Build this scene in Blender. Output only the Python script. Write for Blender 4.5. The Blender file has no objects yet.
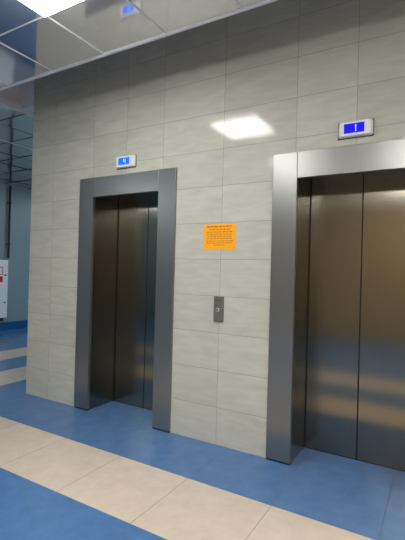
import bpy, bmesh, math, random
from mathutils import Vector, Matrix

random.seed(7)
SC = bpy.context.scene
COL = SC.collection

# ------------------------------------------------------------------ camera
cam_d = bpy.data.cameras.new('camera')
cam = bpy.data.objects.new('camera', cam_d)
COL.objects.link(cam)
SC.camera = cam
F_PX = 410.83
cam_d.sensor_fit = 'AUTO'
cam_d.sensor_width = 36.0
cam_d.lens = 36.0 * F_PX / 540.0
cam_d.clip_start = 0.02
yaw, pitch, roll = 0.5304, 0.0028, 0.0266
f = Vector((-math.sin(yaw), math.cos(yaw), 0)); r = Vector((math.cos(yaw), math.sin(yaw), 0)); u = Vector((0, 0, 1))
f2 = f * math.cos(pitch) + u * math.sin(pitch); u2 = u * math.cos(pitch) - f * math.sin(pitch)
r3 = r * math.cos(roll) + u2 * math.sin(roll); u3 = u2 * math.cos(roll) - r * math.sin(roll)
M = Matrix.Identity(4)
for i in range(3):
    M[i][0] = r3[i]; M[i][1] = u3[i]; M[i][2] = -f2[i]
M.translation = Vector((1.5601, -2.9465, 1.4007))
cam.matrix_world = M

# ------------------------------------------------------------------ world and exposure
w = bpy.data.worlds.new('world'); SC.world = w
w.use_nodes = True
w.node_tree.nodes['Background'].inputs[0].default_value = (0.5, 0.6, 0.7, 1)
w.node_tree.nodes['Background'].inputs[1].default_value = 0.02
vs = SC.view_settings
SC.display_settings.display_device = 'sRGB'
vs.view_transform = 'Standard'
vs.look = 'None'
vs.gamma = 1.0
vs.use_curve_mapping = False
vs.exposure = 0.0
LAMP = 34.0            # ceiling lights in the lobby
LAMP_HALL_FILL = 38.0       # unseen ceiling lights added to brighten the side hall

# ------------------------------------------------------------------ dimensions
ZC = 3.10             # suspended mirror ceiling of the lobby
ZH = 3.17             # suspended ceiling of the side hall
GAP = -0.555          # the lobby ceiling stops short of the elevator wall
XL = -2.385           # free end of the elevator wall
XHALL = -6.65         # wall of the side hall
XR = 4.2
YB = -6.0
YF = 9.0
ZTOP = 3.75
XH = -2.66            # where lobby and hall ceilings meet
YD = 0.355            # plane of the elevator doors

# ------------------------------------------------------------------ materials
def lin(c):
    return tuple(((v / 255) / 12.92 if v / 255 <= 0.04045 else ((v / 255 + 0.055) / 1.055) ** 2.4) for v in c) + (1.0,)

class NT:
    def __init__(self, name):
        self.m = bpy.data.materials.new(name)
        self.m.use_nodes = True
        self.t = self.m.node_tree
        self.b = self.t.nodes['Principled BSDF']
    def n(self, kind, **kw):
        nd = self.t.nodes.new(kind)
        for k, v in kw.items():
            if k in nd.inputs.keys() and not hasattr(nd, k):
                nd.inputs[k].default_value = v
            else:
                setattr(nd, k, v)
        return nd
    def l(self, a, b):
        self.t.links.new(a, b)
    def set(self, **kw):
        for k, v in kw.items():
            self.b.inputs[k.replace('_', ' ')].default_value = v
        return self

def plain(name, rgb, rough=0.5, metal=0.0, spec=0.5, noise=0.06, scale=30.0):
    a = NT(name)
    a.set(Roughness=rough, Metallic=metal)
    a.b.inputs['Specular IOR Level'].default_value = spec
    tc = a.n('ShaderNodeTexCoord'); nz = a.n('ShaderNodeTexNoise')
    nz.inputs['Scale'].default_value = scale; nz.inputs['Detail'].default_value = 3
    a.l(tc.outputs['Object'], nz.inputs['Vector'])
    mx = a.n('ShaderNodeMix', data_type='RGBA')
    c = lin(rgb)
    mx.inputs[6].default_value = tuple(v * (1 - noise) for v in c[:3]) + (1,)
    mx.inputs[7].default_value = tuple(min(1, v * (1 + noise)) for v in c[:3]) + (1,)
    a.l(nz.outputs['Fac'], mx.inputs[0]); a.l(mx.outputs[2], a.b.inputs['Base Color'])
    return a.m

def emit(name, rgb, strength):
    a = NT(name)
    a.set(Base_Color=tuple(v * 0.15 for v in lin(rgb)[:3]) + (1,), Roughness=0.3)
    a.b.inputs['Emission Color'].default_value = lin(rgb)
    a.b.inputs['Emission Strength'].default_value = strength
    a.b.inputs['Specular IOR Level'].default_value = 0.15
    return a.m

def wall_tile():
    a = NT('travertine_look_tile')
    a.set(Roughness=0.09)
    a.b.inputs['Specular IOR Level'].default_value = 0.26
    tc = a.n('ShaderNodeTexCoord'); geo = a.n('ShaderNodeNewGeometry')
    mp = a.n('ShaderNodeMapping'); mp.inputs['Scale'].default_value = (2.6, 1, 11)
    wv = a.n('ShaderNodeCombineXYZ'); mu = a.n('ShaderNodeMath', operation='MULTIPLY'); mu.inputs[1].default_value = 37
    a.l(geo.outputs['Random Per Island'], mu.inputs[0])
    a.l(mu.outputs[0], wv.inputs['X']); a.l(mu.outputs[0], wv.inputs['Z'])
    ad = a.n('ShaderNodeVectorMath', operation='ADD')
    a.l(tc.outputs['Object'], mp.inputs['Vector']); a.l(mp.outputs[0], ad.inputs[0]); a.l(wv.outputs[0], ad.inputs[1])
    n1 = a.n('ShaderNodeTexNoise'); n1.inputs['Scale'].default_value = 1.6; n1.inputs['Detail'].default_value = 7; n1.inputs['Distortion'].default_value = 0.5
    a.l(ad.outputs[0], n1.inputs['Vector'])
    cr = a.n('ShaderNodeValToRGB')
    e = cr.color_ramp.elements
    e[0].position = 0.3; e[0].color = lin((182, 179, 166)); e[1].position = 0.7; e[1].color = lin((195, 193, 181))
    a.l(n1.outputs['Fac'], cr.inputs['Fac'])
    hs = a.n('ShaderNodeHueSaturation')
    mr = a.n('ShaderNodeMapRange'); mr.inputs[3].default_value = 0.95; mr.inputs[4].default_value = 1.04
    a.l(geo.outputs['Random Per Island'], mr.inputs[0]); a.l(mr.outputs[0], hs.inputs['Value'])
    a.l(cr.outputs['Color'], hs.inputs['Color']); a.l(hs.outputs[0], a.b.inputs['Base Color'])
    bp = a.n('ShaderNodeBump'); bp.inputs['Strength'].default_value = 0.03; bp.inputs['Distance'].default_value = 0.003
    a.l(n1.outputs['Fac'], bp.inputs['Height']); a.l(bp.outputs[0], a.b.inputs['Normal'])
    return a.m

def floor_tile(name, c0, c1, rough, scale, var=0.02):
    a = NT(name)
    tc = a.n('ShaderNodeTexCoord'); geo = a.n('ShaderNodeNewGeometry')
    n1 = a.n('ShaderNodeTexNoise'); n1.inputs['Scale'].default_value = scale; n1.inputs['Detail'].default_value = 6; n1.inputs['Roughness'].default_value = 0.65
    a.l(tc.outputs['Object'], n1.inputs['Vector'])
    cr = a.n('ShaderNodeValToRGB'); e = cr.color_ramp.elements
    e[0].position = 0.35; e[0].color = lin(c0); e[1].position = 0.65; e[1].color = lin(c1)
    a.l(n1.outputs['Fac'], cr.inputs['Fac'])
    hs = a.n('ShaderNodeHueSaturation')
    mr = a.n('ShaderNodeMapRange'); mr.inputs[3].default_value = 1 - var; mr.inputs[4].default_value = 1 + var
    a.l(geo.outputs['Random Per Island'], mr.inputs[0]); a.l(mr.outputs[0], hs.inputs['Value'])
    a.l(cr.outputs['Color'], hs.inputs['Color']); a.l(hs.outputs[0], a.b.inputs['Base Color'])
    a.set(Roughness=rough)
    return a.m

def steel(name, rgb, rough, grain, bump=0.0, speckle=False, aniso=0.0):
    a = NT(name)
    a.set(Metallic=1.0, Roughness=rough)
    tc = a.n('ShaderNodeTexCoord'); mp = a.n('ShaderNodeMapping'); mp.inputs['Scale'].default_value = grain
    nz = a.n('ShaderNodeTexNoise'); nz.inputs['Scale'].default_value = 1.0; nz.inputs['Detail'].default_value = 4
    a.l(tc.outputs['Object'], mp.inputs['Vector']); a.l(mp.outputs[0], nz.inputs['Vector'])
    c = lin(rgb)
    mx = a.n('ShaderNodeMix', data_type='RGBA')
    k = 0.08 if speckle else 0.07
    mx.inputs[6].default_value = tuple(v * (1 - k) for v in c[:3]) + (1,)
    mx.inputs[7].default_value = tuple(v * (1 + k) for v in c[:3]) + (1,)
    a.l(nz.outputs['Fac'], mx.inputs[0]); a.l(mx.outputs[2], a.b.inputs['Base Color'])
    mr = a.n('ShaderNodeMapRange'); mr.inputs[1].default_value = 0.3; mr.inputs[2].default_value = 0.7
    rv = 0.04 if speckle else 0.15
    mr.inputs[3].default_value = rough * (1 - rv); mr.inputs[4].default_value = rough * (1 + rv)
    a.l(nz.outputs['Fac'], mr.inputs[0]); a.l(mr.outputs[0], a.b.inputs['Roughness'])
    if aniso:
        a.b.inputs['Anisotropic'].default_value = aniso
        tg = a.n('ShaderNodeTangent', direction_type='RADIAL', axis='Z')
        a.l(tg.outputs[0], a.b.inputs['Tangent'])
    if bump:
        bp = a.n('ShaderNodeBump'); bp.inputs['Strength'].default_value = bump; bp.inputs['Distance'].default_value = 0.001
        a.l(nz.outputs['Fac'], bp.inputs['Height']); a.l(bp.outputs[0], a.b.inputs['Normal'])
    return a.m

def ceiling_panel():
    a = NT('mirror_ceiling_panel')
    a.set(Metallic=0.85, Roughness=0.08)
    tc = a.n('ShaderNodeTexCoord'); nz = a.n('ShaderNodeTexNoise')
    nz.inputs['Scale'].default_value = 1.1; nz.inputs['Detail'].default_value = 1
    a.l(tc.outputs['Object'], nz.inputs['Vector'])
    bp = a.n('ShaderNodeBump'); bp.inputs['Strength'].default_value = 0.10; bp.inputs['Distance'].default_value = 0.06
    a.l(nz.outputs['Fac'], bp.inputs['Height']); a.l(bp.outputs[0], a.b.inputs['Normal'])
    a.b.inputs['Base Color'].default_value = lin((226, 224, 226))
    return a.m

MT = {}
MT['tile'] = wall_tile()
MT['grout'] = plain('tile_grout', (136, 133, 121), 0.8)
MT['blue'] = floor_tile('blue_floor_tile', (73, 111, 158), (82, 122, 170), 0.2, 7)
MT['beige'] = floor_tile('beige_floor_tile', (201, 186, 170), (210, 196, 180), 0.2, 9)
MT['fgrout'] = plain('floor_grout', (92, 96, 108), 0.7)
MT['plaster'] = plain('grey_plaster', (236, 230, 230), 0.8)
MT['slab'] = plain('painted_slab', (200, 196, 192), 0.9)
MT['hallwall'] = plain('slate_blue_paint', (126, 146, 154), 0.35, noise=0.03, scale=4)
MT['backwall'] = plain('warm_beige_paint', (174, 152, 118), 0.6)
MT['navy'] = plain('navy_skirting_tile', (20, 84, 138), 0.25)
MT['door'] = steel('brushed_door_steel', (147, 141, 128), 0.18, (260, 260, 3), aniso=0.85)
MT['jamb'] = steel('linen_frame_steel', (143, 142, 140), 0.295, (150, 150, 150), 0.03, True)
MT['jamb'].node_tree.nodes['Principled BSDF'].inputs['Metallic'].default_value = 0.82
MT['reveal'] = steel('reveal_steel', (122, 122, 118), 0.24, (150, 150, 150))
MT['darkmetal'] = plain('dark_metal', (40, 40, 42), 0.5, 0.6)
MT['black'] = plain('black_rubber', (14, 15, 17), 0.6)
MT['chrome'] = plain('silver_housing', (226, 224, 219), 0.35, 0.0)
MT['plate'] = plain('call_plate_steel', (118, 113, 106), 0.4, 0.35)
MT['ceil'] = ceiling_panel()
MT['tbar'] = plain('light_metal_bar', (236, 236, 238), 0.4, 0.0)
MT['gapdark'] = plain('dark_joint', (22, 30, 36), 0.7)
MT['lampframe'] = plain('white_lamp_frame', (232, 234, 236), 0.4)
MT['white'] = plain('white_enamel', (226, 230, 232), 0.35)
MT['red'] = plain('red_print', (190, 24, 44), 0.5)
MT['orange'] = plain('orange_paper', (252, 168, 10), 0.75, noise=0.02)
MT['ink'] = plain('brown_ink', (150, 92, 14), 0.8)
MT['lamp'] = emit('lamp_diffuser', (252, 253, 250), LAMP)
MT['lamph'] = emit('lamp_diffuser_hall', (232, 246, 250), LAMP_HALL_FILL)
MT['screenA'] = emit('azure_screen', (16, 110, 255), 1.1)
MT['screenB'] = emit('deep_blue_screen', (22, 20, 226), 0.95)
MT['glyphA'] = emit('pale_blue_glyph', (170, 220, 255), 1.2)
MT['glyphB'] = emit('pale_violet_glyph', (205, 205, 255), 1.2)

# ------------------------------------------------------------------ mesh helpers
def obj(name, bm, mats, parent=None, bevel=0.0, smooth=False, keep=False):
    me = bpy.data.meshes.new(name)
    if not keep: bmesh.ops.recalc_face_normals(bm, faces=bm.faces[:])
    bm.to_mesh(me); bm.free()
    for m in (mats if isinstance(mats, (list, tuple)) else [mats]):
        me.materials.append(m)
    o = bpy.data.objects.new(name, me)
    COL.objects.link(o)
    if parent: o.parent = parent
    if bevel:
        b = o.modifiers.new('bevel', 'BEVEL'); b.width = bevel; b.segments = 2; b.limit_method = 'ANGLE'
    if smooth:
        for p in me.polygons: p.use_smooth = True
    return o

def box(bm, x0, x1, y0, y1, z0, z1, mi=0):
    v = [bm.verts.new(c) for c in ((x0,y0,z0),(x1,y0,z0),(x1,y1,z0),(x0,y1,z0),(x0,y0,z1),(x1,y0,z1),(x1,y1,z1),(x0,y1,z1))]
    for q in ((0,3,2,1),(4,5,6,7),(0,1,5,4),(1,2,6,5),(2,3,7,6),(3,0,4,7)):
        fc = bm.faces.new([v[i] for i in q]); fc.material_index = mi
    return v

def B(x0, x1, y0, y1, z0, z1):
    bm = bmesh.new(); box(bm, x0, x1, y0, y1, z0, z1); return bm

def cyl(bm, c, rad, h, axis='y', n=20, rad2=None):
    rot = {'z': Matrix.Identity(4), 'y': Matrix.Rotation(math.pi / 2, 4, 'X'), 'x': Matrix.Rotation(math.pi / 2, 4, 'Y')}[axis]
    bmesh.ops.create_cone(bm, cap_ends=True, segments=n, radius1=rad, radius2=rad if rad2 is None else rad2, depth=h, matrix=Matrix.Translation(c) @ rot)
    return bm

def quad(bm, pts, mi=0):
    fc = bm.faces.new([bm.verts.new(p) for p in pts]); fc.material_index = mi
    return fc

def empty(name, loc, label, cat, group=None):
    o = bpy.data.objects.new(name, None); COL.objects.link(o)
    o.empty_display_size = 0.1
    o.location = loc
    o['label'] = label; o['category'] = cat
    if group: o['group'] = group
    return o

def struct(name, bm, mats, bevel=0.0):
    o = obj(name, bm, mats, None, bevel, keep=True); o['kind'] = 'structure'; return o

# ------------------------------------------------------------------ floor: one slab of laid tiles
TS = 0.5955
X0, Y0 = 0.1014, -0.5795
def band(i, j):
    """column i (x from X0+TS*i), row j (y from Y0+TS*j): two beige stripes turning a corner"""
    if (j == -1 and i >= -6) or (i == -6 and j >= -1): return 1
    if (j == -3 and i >= -8) or (i == -8 and j >= -3): return 1
    return 0
bm = bmesh.new()
quad(bm, [(XHALL, YB, -0.0015), (XR, YB, -0.0015), (XR, YF, -0.0015), (XHALL, YF, -0.0015)], 2)
g = 0.0016
for i in range(-12, 8):
    for j in range(-11, 18):
        xa, xb = max(XHALL, X0 + TS * i + g), min(XR, X0 + TS * (i + 1) - g)
        ya, yb = max(YB, Y0 + TS * j + g), min(YF, Y0 + TS * (j + 1) - g)
        if xa >= xb or ya >= yb: continue
        if xa > XL and ya > 0.7: continue
        quad(bm, [(xa, ya, 0), (xb, ya, 0), (xb, yb, 0), (xa, yb, 0)], band(i, j))
v = box(bm, XHALL, XR, YB, YF, -0.12, -0.01, 2)
struct('floor', bm, [MT['blue'], MT['beige'], MT['fgrout']])

# ------------------------------------------------------------------ elevator wall: tiles with openings
HOLES = [(-1.52, -0.54, -1, 2.2), (0.53, 1.51, -1, 2.2)]
def subtract(rects, h):
    out = []
    for (a, b, c, d) in rects:
        ha, hb, hc, hd = h
        if hb <= a or ha >= b or hd <= c or hc >= d: out.append((a, b, c, d)); continue
        if a < ha: out.append((a, ha, c, d))
        if hb < b: out.append((hb, b, c, d))
        m0, m1 = max(a, ha), min(b, hb)
        if c < hc: out.append((m0, m1, c, hc))
        if hd < d: out.append((m0, m1, hd, d))
    return out
XS = [XL, -2.03, -1.45, -1.026, -0.603, 0.0, 0.603, 1.026, 1.45, 2.03, 2.63, 3.23, 3.83, XR]
bm = bmesh.new()
for a, b in zip(XS[:-1], XS[1:]):
    z = 0.0
    while z < ZTOP:
        z1 = min(ZTOP, z + 0.3)
        e = 0.0016
        rs = [(a + (e if a > XL else 0), b - e, z + (e if z > 0 else 0), z1 - e)]
        for h in HOLES: rs = subtract(rs, h)
        for (p, q, s, t) in rs: quad(bm, [(p, 0, s), (q, 0, s), (q, 0, t), (p, 0, t)], 0)
        z = z1
rs = [(XL, XR, 0, ZTOP)]
for h in HOLES: rs = subtract(rs, h)
for (p, q, s, t) in rs: box(bm, p, q, 0.0012, 0.2, s, t, 1)
struct('wall_front', bm, [MT['tile'], MT['grout']])
# the free end of the wall returns into the shaft block
bm = bmesh.new()
for k in range(12):
    for y in range(4):
        quad(bm, [(XL - 0.001, 0.6 * y + 0.002, 0.3 * k + 0.0016), (XL - 0.001, 0.6 * y + 0.002, 0.3 * k + 0.2984), (XL - 0.001, 0.6 * y + 0.598, 0.3 * k + 0.2984), (XL - 0.001, 0.6 * y + 0.598, 0.3 * k + 0.0016)], 0)
box(bm, XL, XL + 0.2, 0.2, 2.4, 0, ZTOP, 1)
box(bm, XL, XR, 2.4, 2.6, 0, ZTOP, 1)
struct('wall_side', bm, [MT['tile'], MT['grout']])

struct('wall_left', B(XHALL - 0.15, XHALL, YB, YF, 0, ZTOP), MT['hallwall'])
struct('baseboard_left', B(XHALL, XHALL + 0.014, YB, YF, 0, 0.18), MT['navy'], 0.003)
struct('wall_far', B(XHALL, XR, YF, YF + 0.15, 0, ZTOP), MT['hallwall'])
struct('wall_back', B(-2.4, XR, YB - 0.15, YB, 0, ZTOP), MT['backwall'])
struct('wall_back_hall', B(XHALL, -2.4, YB - 0.15, YB, 0, ZTOP), MT['hallwall'])
struct('wall_right', B(XR, XR + 0.15, YB, 2.6, 0, ZTOP), MT['backwall'])
struct('wall_hall_right', B(XL, XL + 0.15, 2.6, YF, 0, ZTOP), MT['hallwall'])
# plaster lintel closing the recess beyond the free end of the elevator wall, and the slab above
struct('trim_1', B(-3.2, XL, 0.03, 0.2, ZH + 0.03, ZTOP), MT['plaster'])
struct('trim_2', B(XH - 0.06, XH - 0.02, GAP, 0.03, ZH + 0.03, ZTOP), MT['plaster'])
struct('trim_5', B(XH - 0.06, XR, GAP - 0.05, GAP - 0.02, ZC + 0.06, ZTOP), MT['plaster'])  # unseen board added to bounce light up inside the ceiling gap
struct('ceiling_slab', B(XHALL, XR, YB, YF, ZTOP, ZTOP + 0.2), MT['slab'])

# ------------------------------------------------------------------ suspended ceilings: mirror panels in light bars
LOBBY_X0, LOBBY_Y0, CP = -0.80, -1.11, 0.6
LIGHT_CELLS = [(0, -1), (0, -4), (3, -4), (6, -1), (6, -4), (3, -7), (6, -7)]        # (column, row) of the lobby grid
def panels(name, xlines, ylines, z, skip, tilt, bars_y, bars_x, extra=()):
    bm = bmesh.new()
    rnd = random.Random(21)
    for a, b in zip(xlines[:-1], xlines[1:]):
        for c, d in zip(ylines[:-1], ylines[1:]):
            tx, ty = rnd.uniform(-tilt, tilt), rnd.uniform(-tilt, tilt)
            if any(abs((a + b) / 2 - sx) < 0.2 and abs((c + d) / 2 - sy) < 0.2 for sx, sy in skip): continue
            e = 0.005
            pts = []
            for (x, y) in ((a + e, c + e), (a + e, d - e), (b - e, d - e), (b - e, c + e)):
                pts.append((x, y, z + 0.004 + tx * (x - (a + b) / 2) + ty * (y - (c + d) / 2)))
            quad(bm, pts, 0)
    # backing board above the panels so nothing shines through
    for a, b in zip(xlines[:-1], xlines[1:]):
        for c, d in zip(ylines[:-1], ylines[1:]):
            box(bm, a, b, c, d, z + 0.035, z + 0.05, 2)
    for x in xlines[1:-1]:
        box(bm, x - bars_x[0], x + bars_x[0], ylines[0], ylines[-1], z - 0.0005, z + 0.03, bars_x[1])
    for y in ylines[1:-1]:
        box(bm, xlines[0], xlines[-1], y - bars_y[0], y + bars_y[0], z + 0.0005, z + 0.03, bars_y[1])
    return struct(name, bm, [MT['ceil'], MT['tbar'], MT['gapdark']])
xl = [XH] + [LOBBY_X0 + CP * k for k in range(-3, 9)] + [XR]
yl = [YB] + [LOBBY_Y0 - CP * k for k in range(8, -1, -1)] + [GAP]
skip = [(LOBBY_X0 + CP * (i + 0.5), LOBBY_Y0 + CP * (j + 0.5)) for i, j in LIGHT_CELLS]
panels('ceiling', xl, yl, ZC, skip, 0.006, (0.004, 1), (0.004, 1))
# light edge profile of the lobby ceiling, and the hall ceiling's edge
bm = bmesh.new(); box(bm, XH, XR, GAP - 0.002, GAP + 0.022, ZC - 0.006, ZC + 0.06)
struct('trim_3', bm, MT['tbar'], 0.003)
hx = [XHALL, -6.25, -5.65, -5.05, -4.45, -3.85, -3.25, XH]
hy = [YB] + [-5.9 + 0.6 * k for k in range(1, 24)] + [YF]
HALL_FILL_LAMPS = [(-4.15, 5.2), (-4.15, 3.4), (-4.75, -5.0)]  # out-of-view lamps added to light the hall wall and floor
hskip = []
for (lx, ly) in HALL_FILL_LAMPS:
    cx = min(((a + b) / 2 for a, b in zip(hx[:-1], hx[1:])), key=lambda q: abs(q - lx))
    cy = min(((a + b) / 2 for a, b in zip(hy[:-1], hy[1:])), key=lambda q: abs(q - ly))
    hskip.append((cx, cy))
hc = panels('ceiling_hall', hx, hy, ZH, hskip, 0.012, (0.007, 2), (0.002, 2))
bm = bmesh.new(); box(bm, XH, XH + 0.025, GAP, YF, ZH - 0.004, ZH + 0.07)
struct('trim_6', bm, MT['tbar'])
struct('trim_7', B(-3.856, -3.844, YB, YF, ZH - 0.003, ZH + 0.01), MT['tbar'])
bm = bmesh.new(); box(bm, XH, XL, 0.2, YF, ZH, ZH + 0.05)
struct('trim_4', bm, MT['plaster'])

# ------------------------------------------------------------------ ceiling lights
def ceiling_light(x, y, z, mat, label):
    t = empty('ceiling_light', (x, y, z), label, 'light', 'square ceiling lights')
    bm = bmesh.new()
    s, wd = 0.298, 0.008
    for (a, b, c, d) in ((-s, s, -s, -s + wd), (-s, s, s - wd, s), (-s, -s + wd, -s + wd, s - wd), (s - wd, s, -s + wd, s - wd)):
        box(bm, a, b, c, d, -0.012, 0.034)
    obj('frame', bm, MT['lampframe'], t, 0.003)
    bm = bmesh.new()
    k = s - wd
    lo = [bm.verts.new((sx * (k - 0.03), sy * (k - 0.03), -0.04)) for sx, sy in ((-1,-1),(1,-1),(1,1),(-1,1))]
    hi = [bm.verts.new((sx * k, sy * k, 0.004)) for sx, sy in ((-1,-1),(1,-1),(1,1),(-1,1))]
    bm.faces.new(lo[::-1])
    for i in range(4): bm.faces.new((lo[i], lo[(i+1) % 4], hi[(i+1) % 4], hi[i]))
    bm.faces.new(hi)
    obj('diffuser', bm, mat, t)
    return t
labels = ['bright square ceiling light nearest the gap along the elevator wall, mirrored in the tiles',
          'bright square ceiling light in the middle row, nearest the side hall',
          'bright square ceiling light in the middle row, straight out from the right elevator',
          'bright square ceiling light by the far right end of the elevator wall',
          'bright square ceiling light in the middle row, next to the right hand wall',
          'bright square ceiling light along the warm beige back wall, straight out from the right elevator',
          'bright square ceiling light in the back corner of the warm beige walls']
for (sx, sy), lb in zip(skip, labels): ceiling_light(sx, sy, ZC, MT['lamp'], lb)
for (sx, sy), lb in zip(hskip, ['lit square ceiling light far down the side hall beyond the elevators', 'lit square ceiling light in the side hall nearly above the white cabinet', 'lit square ceiling light in the side hall by its back wall']):
    ceiling_light(sx, sy, ZH, MT['lamph'], lb)

# ------------------------------------------------------------------ elevators
def elevator(cx, label):
    t = empty('elevator', (cx, 0, 0), label, 'elevator', 'elevator entrances in the tiled wall')
    hw, ow, ht, to, pr = 0.398, 0.582, 2.10, 2.29, -0.022
    for s in (-1, 1):
        a, b = sorted((s * hw, s * ow))
        j = obj('jamb', B(a, b, pr, 0.012, 0.014, to), MT['jamb'], t, 0.002)
        obj('base_strip', B(a + 0.002, b - 0.002, pr + 0.004, 0.010, 0.0, 0.014), MT['black'], j)  # black strip standing in for the shadow gap under the jamb
        a, b = sorted((s * hw, s * (hw + 0.03)))
        obj('side_reveal', B(a, b, 0.0125, YD - 0.001, 0.004, ht + 0.03), MT['reveal'], t)
    obj('header', B(-hw + 0.0015, hw - 0.0015, pr, 0.012, ht, to), MT['jamb'], t, 0.002)
    obj('top_reveal', B(-hw, hw, 0.0125, YD - 0.001, ht, ht + 0.03), MT['reveal'], t)
    for s in (-1, 1):
        a, b = sorted((s * 0.004, s * (hw + 0.05)))
        obj('door_panel', B(a, b, YD, YD + 0.03, 0.004, ht + 0.02), MT['door'], t, 0.0015)
    for s in (-1, 1):
        a, b = sorted((s * (hw - 0.006), s * (hw + 0.001)))
        obj('edge_gasket', B(a, b, YD - 0.0065, YD - 0.0005, 0.005, ht - 0.001), MT['black'], t)  # black strip drawn as the dark gap line between door and reveal
    obj('door_seal', B(-0.006, 0.006, YD + 0.012, YD + 0.028, 0.006, ht), MT['black'], t)
    obj('sill', B(-hw - 0.05, hw + 0.05, YD - 0.004, YD + 0.2, -0.001, 0.003), MT['reveal'], t)
    obj('shaft_lining', B(-0.49, 0.49, YD + 0.06, YD + 0.08, 0.004, 2.19), MT['black'], t)
    return t
elevator(-1.0285, 'closed steel elevator under the azure display, nearer the free end of the tiled wall')
elevator(1.021, 'closed steel elevator under the deep blue display, its doors reflecting beige floor bands')

# ------------------------------------------------------------------ floor displays over the elevators
def display(cx, zc, scr, gly, glyph, label):
    t = empty('floor_display', (cx, 0, zc), label, 'display', 'floor displays above the elevators')
    bm = bmesh.new()
    W2, H2, D = 0.112, 0.054, 0.034
    prof = [(W2, H2, 0.0), (W2, H2, -0.012), (W2 - 0.012, H2 - 0.006, -D)]
    rings = []
    for (a, b, y) in prof:
        ring = []
        rr = 0.012
        for (sx, sz, a0) in ((1, 1, 0), (-1, 1, 90), (-1, -1, 180), (1, -1, 270)):
            for q in range(5):
                an = math.radians(a0 + 22.5 * q)
                ring.append(bm.verts.new((sx * (a - rr) + rr * math.cos(an), y, sz * (b - rr) + rr * math.sin(an))))
        rings.append(ring)
    n = len(rings[0])
    for r0, r1 in zip(rings[:-1], rings[1:]):
        for i in range(n): bm.faces.new((r0[i], r0[(i+1) % n], r1[(i+1) % n], r1[i]))
    bm.faces.new(rings[0]); bm.faces.new(rings[-1])
    obj('housing', bm, MT['chrome'], t, 0.002)
    obj('backplate', B(-W2 - 0.004, W2 + 0.004, -0.006, -0.0005, -H2 - 0.005, H2 + 0.002), MT['darkmetal'], t)
    sc = obj('screen', B(-0.072, 0.060, -D - 0.002, -D + 0.001, -0.031, 0.034), scr, t)
    bm = bmesh.new()
    if glyph == '4':
        for (x0, x1, z0, z1) in ((-0.012, -0.004, 0.0, 0.022), (-0.012, 0.016, -0.003, 0.003), (0.008, 0.016, -0.02, 0.022)):
            box(bm, x0, x1, -D - 0.0035, -D - 0.0015, z0, z1)
    else:
        box(bm, 0.0035, 0.0085, -D - 0.0035, -D - 0.0015, -0.022, 0.024)
        box(bm, -0.001, 0.0035, -D - 0.0035, -D - 0.0015, 0.013, 0.018)
    obj('digit', bm, gly, sc)
    return t
display(-1.022, 2.403, MT['screenA'], MT['glyphA'], '4', 'small silver display with a bright azure screen reading 4 over the left elevator')
display(1.021, 2.400, MT['screenB'], MT['glyphB'], '1', 'small silver display with a deep blue screen reading 1 over the right elevator')

# ------------------------------------------------------------------ notice and call panel
t = empty('notice', (-0.017, 0, 1.683), 'orange paper notice with lines of small print between the two elevators', 'notice')
obj('sheet', B(-0.148, 0.148, -0.002, -0.0003, -0.105, 0.105), MT['orange'], t)
bm = bmesh.new(); rn = random.Random(5)
rows = [(0.084, 0.115, 0.0070), (0.060, 0.095, 0.0042), (0.040, 0.118, 0.0042), (0.022, 0.118, 0.0042), (0.004, 0.112, 0.0042), (-0.014, 0.116, 0.0042), (-0.034, 0.125, 0.0036), (-0.050, 0.118, 0.0036), (-0.066, 0.05, 0.0036)]
for (z, half, h) in rows:
    x = -half
    while x < half - 0.008:
        wl = min(rn.uniform(0.014, 0.036), half - x)
        # each word is a run of small letter strokes
        k = x
        while k < x + wl:
            box(bm, k, min(k + 0.0032, x + wl), -0.0026, -0.0015, z - h * rn.uniform(0.6, 0.9), z + h * rn.uniform(0.6, 1.0))
            k += 0.0043
        x += wl + 0.006
obj('printed_text', bm, MT['ink'], t)

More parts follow.
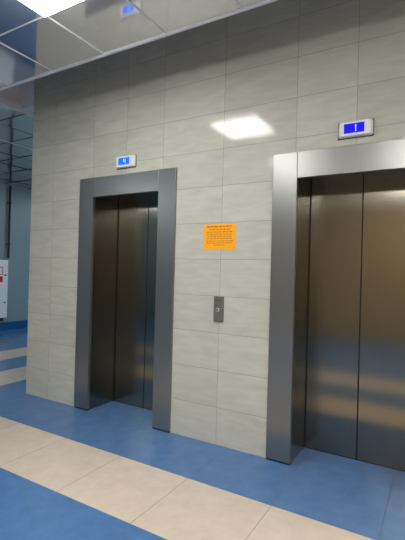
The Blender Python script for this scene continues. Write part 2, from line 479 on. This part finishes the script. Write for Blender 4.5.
t = empty('call_panel', (-0.003, 0, 1.098), 'narrow steel call panel with one small round button below the notice', 'call button')
bm = bmesh.new(); box(bm, -0.044, 0.044, -0.014, -0.0005, -0.104, 0.104)
obj('faceplate', bm, MT['plate'], t, 0.004)
bm = bmesh.new(); box(bm, -0.037, 0.037, -0.017, -0.0135, 0.068, 0.071)
obj('plate_edge', bm, MT['darkmetal'], t)
bt = obj('button', cyl(bmesh.new(), (-0.004, -0.017, -0.006), 0.0095, 0.008, 'y', 24), MT['black'], t)
bm = bmesh.new()
ri = [[bm.verts.new((-0.004 + rr * math.cos(2*math.pi*k/24), yy, -0.006 + rr * math.sin(2*math.pi*k/24))) for k in range(24)] for rr, yy in ((0.0145, -0.0135), (0.0135, -0.0195), (0.0098, -0.0195), (0.0098, -0.0135))]
for q in range(4):
    for k in range(24): bm.faces.new((ri[q][k], ri[q][(k+1) % 24], ri[(q+1) % 4][(k+1) % 24], ri[(q+1) % 4][k]))
obj('button_ring', bm, MT['chrome'], bt)
obj('indicator_lens', cyl(bmesh.new(), (-0.018, -0.0155, 0.028), 0.004, 0.004, 'y', 12), MT['black'], t)

# ------------------------------------------------------------------ side hall: fire cabinet and the pipe into it
CY1 = 2.515
t = empty('fire_hose_cabinet', (XHALL, CY1, 0.18), 'white two-door fire hose cabinet with a red sign on the slate wall', 'cabinet')
D = 0.20
obj('body', B(0.001, D, -0.62, 0, 0.12, 1.345), MT['white'], t, 0.006)
for (z0, z1, kz) in ((0.13, 0.728, 0.445), (0.738, 1.335, 1.025)):
    d = obj('cabinet_door', B(D + 0.001, D + 0.018, -0.61, -0.01, z0, z1), MT['white'], t, 0.004)
    obj('knob', cyl(bmesh.new(), (D + 0.026, -0.075, kz), 0.017, 0.016, 'x', 16), MT['darkmetal'], d)
obj('sign', B(D + 0.018, D + 0.020, -0.38, -0.13, 0.875, 1.20), MT['white'], t)
bm = bmesh.new(); box(bm, D + 0.020, D + 0.0215, -0.38, -0.13, 0.875, 1.0)
for (y0, y1, z0, z1) in ((-0.38, -0.13, 1.18, 1.20), (-0.38, -0.13, 1.03, 1.045), (-0.143, -0.13, 1.03, 1.2), (-0.38, -0.367, 1.03, 1.2)):
    box(bm, D + 0.020, D + 0.0215, y0, y1, z0, z1)
obj('sign_print', bm, MT['red'], t)
obj('base_bracket', B(0.001, D - 0.02, -0.60, -0.06, 0.05, 0.12), MT['black'], t)

t = empty('riser_pipe', (XHALL + 0.055, CY1 + 0.10, 1.56), 'thin black pipe running down the slate wall into the white cabinet', 'pipe')
obj('tube', cyl(bmesh.new(), (0, 0, 0.795), 0.022, 1.57, 'z', 16), MT['black'], t, smooth=False)
for z in (0.3, 1.2):
    obj('wall_clip', B(-0.053, 0.028, -0.03, 0.03, z, z + 0.025), MT['black'], t)
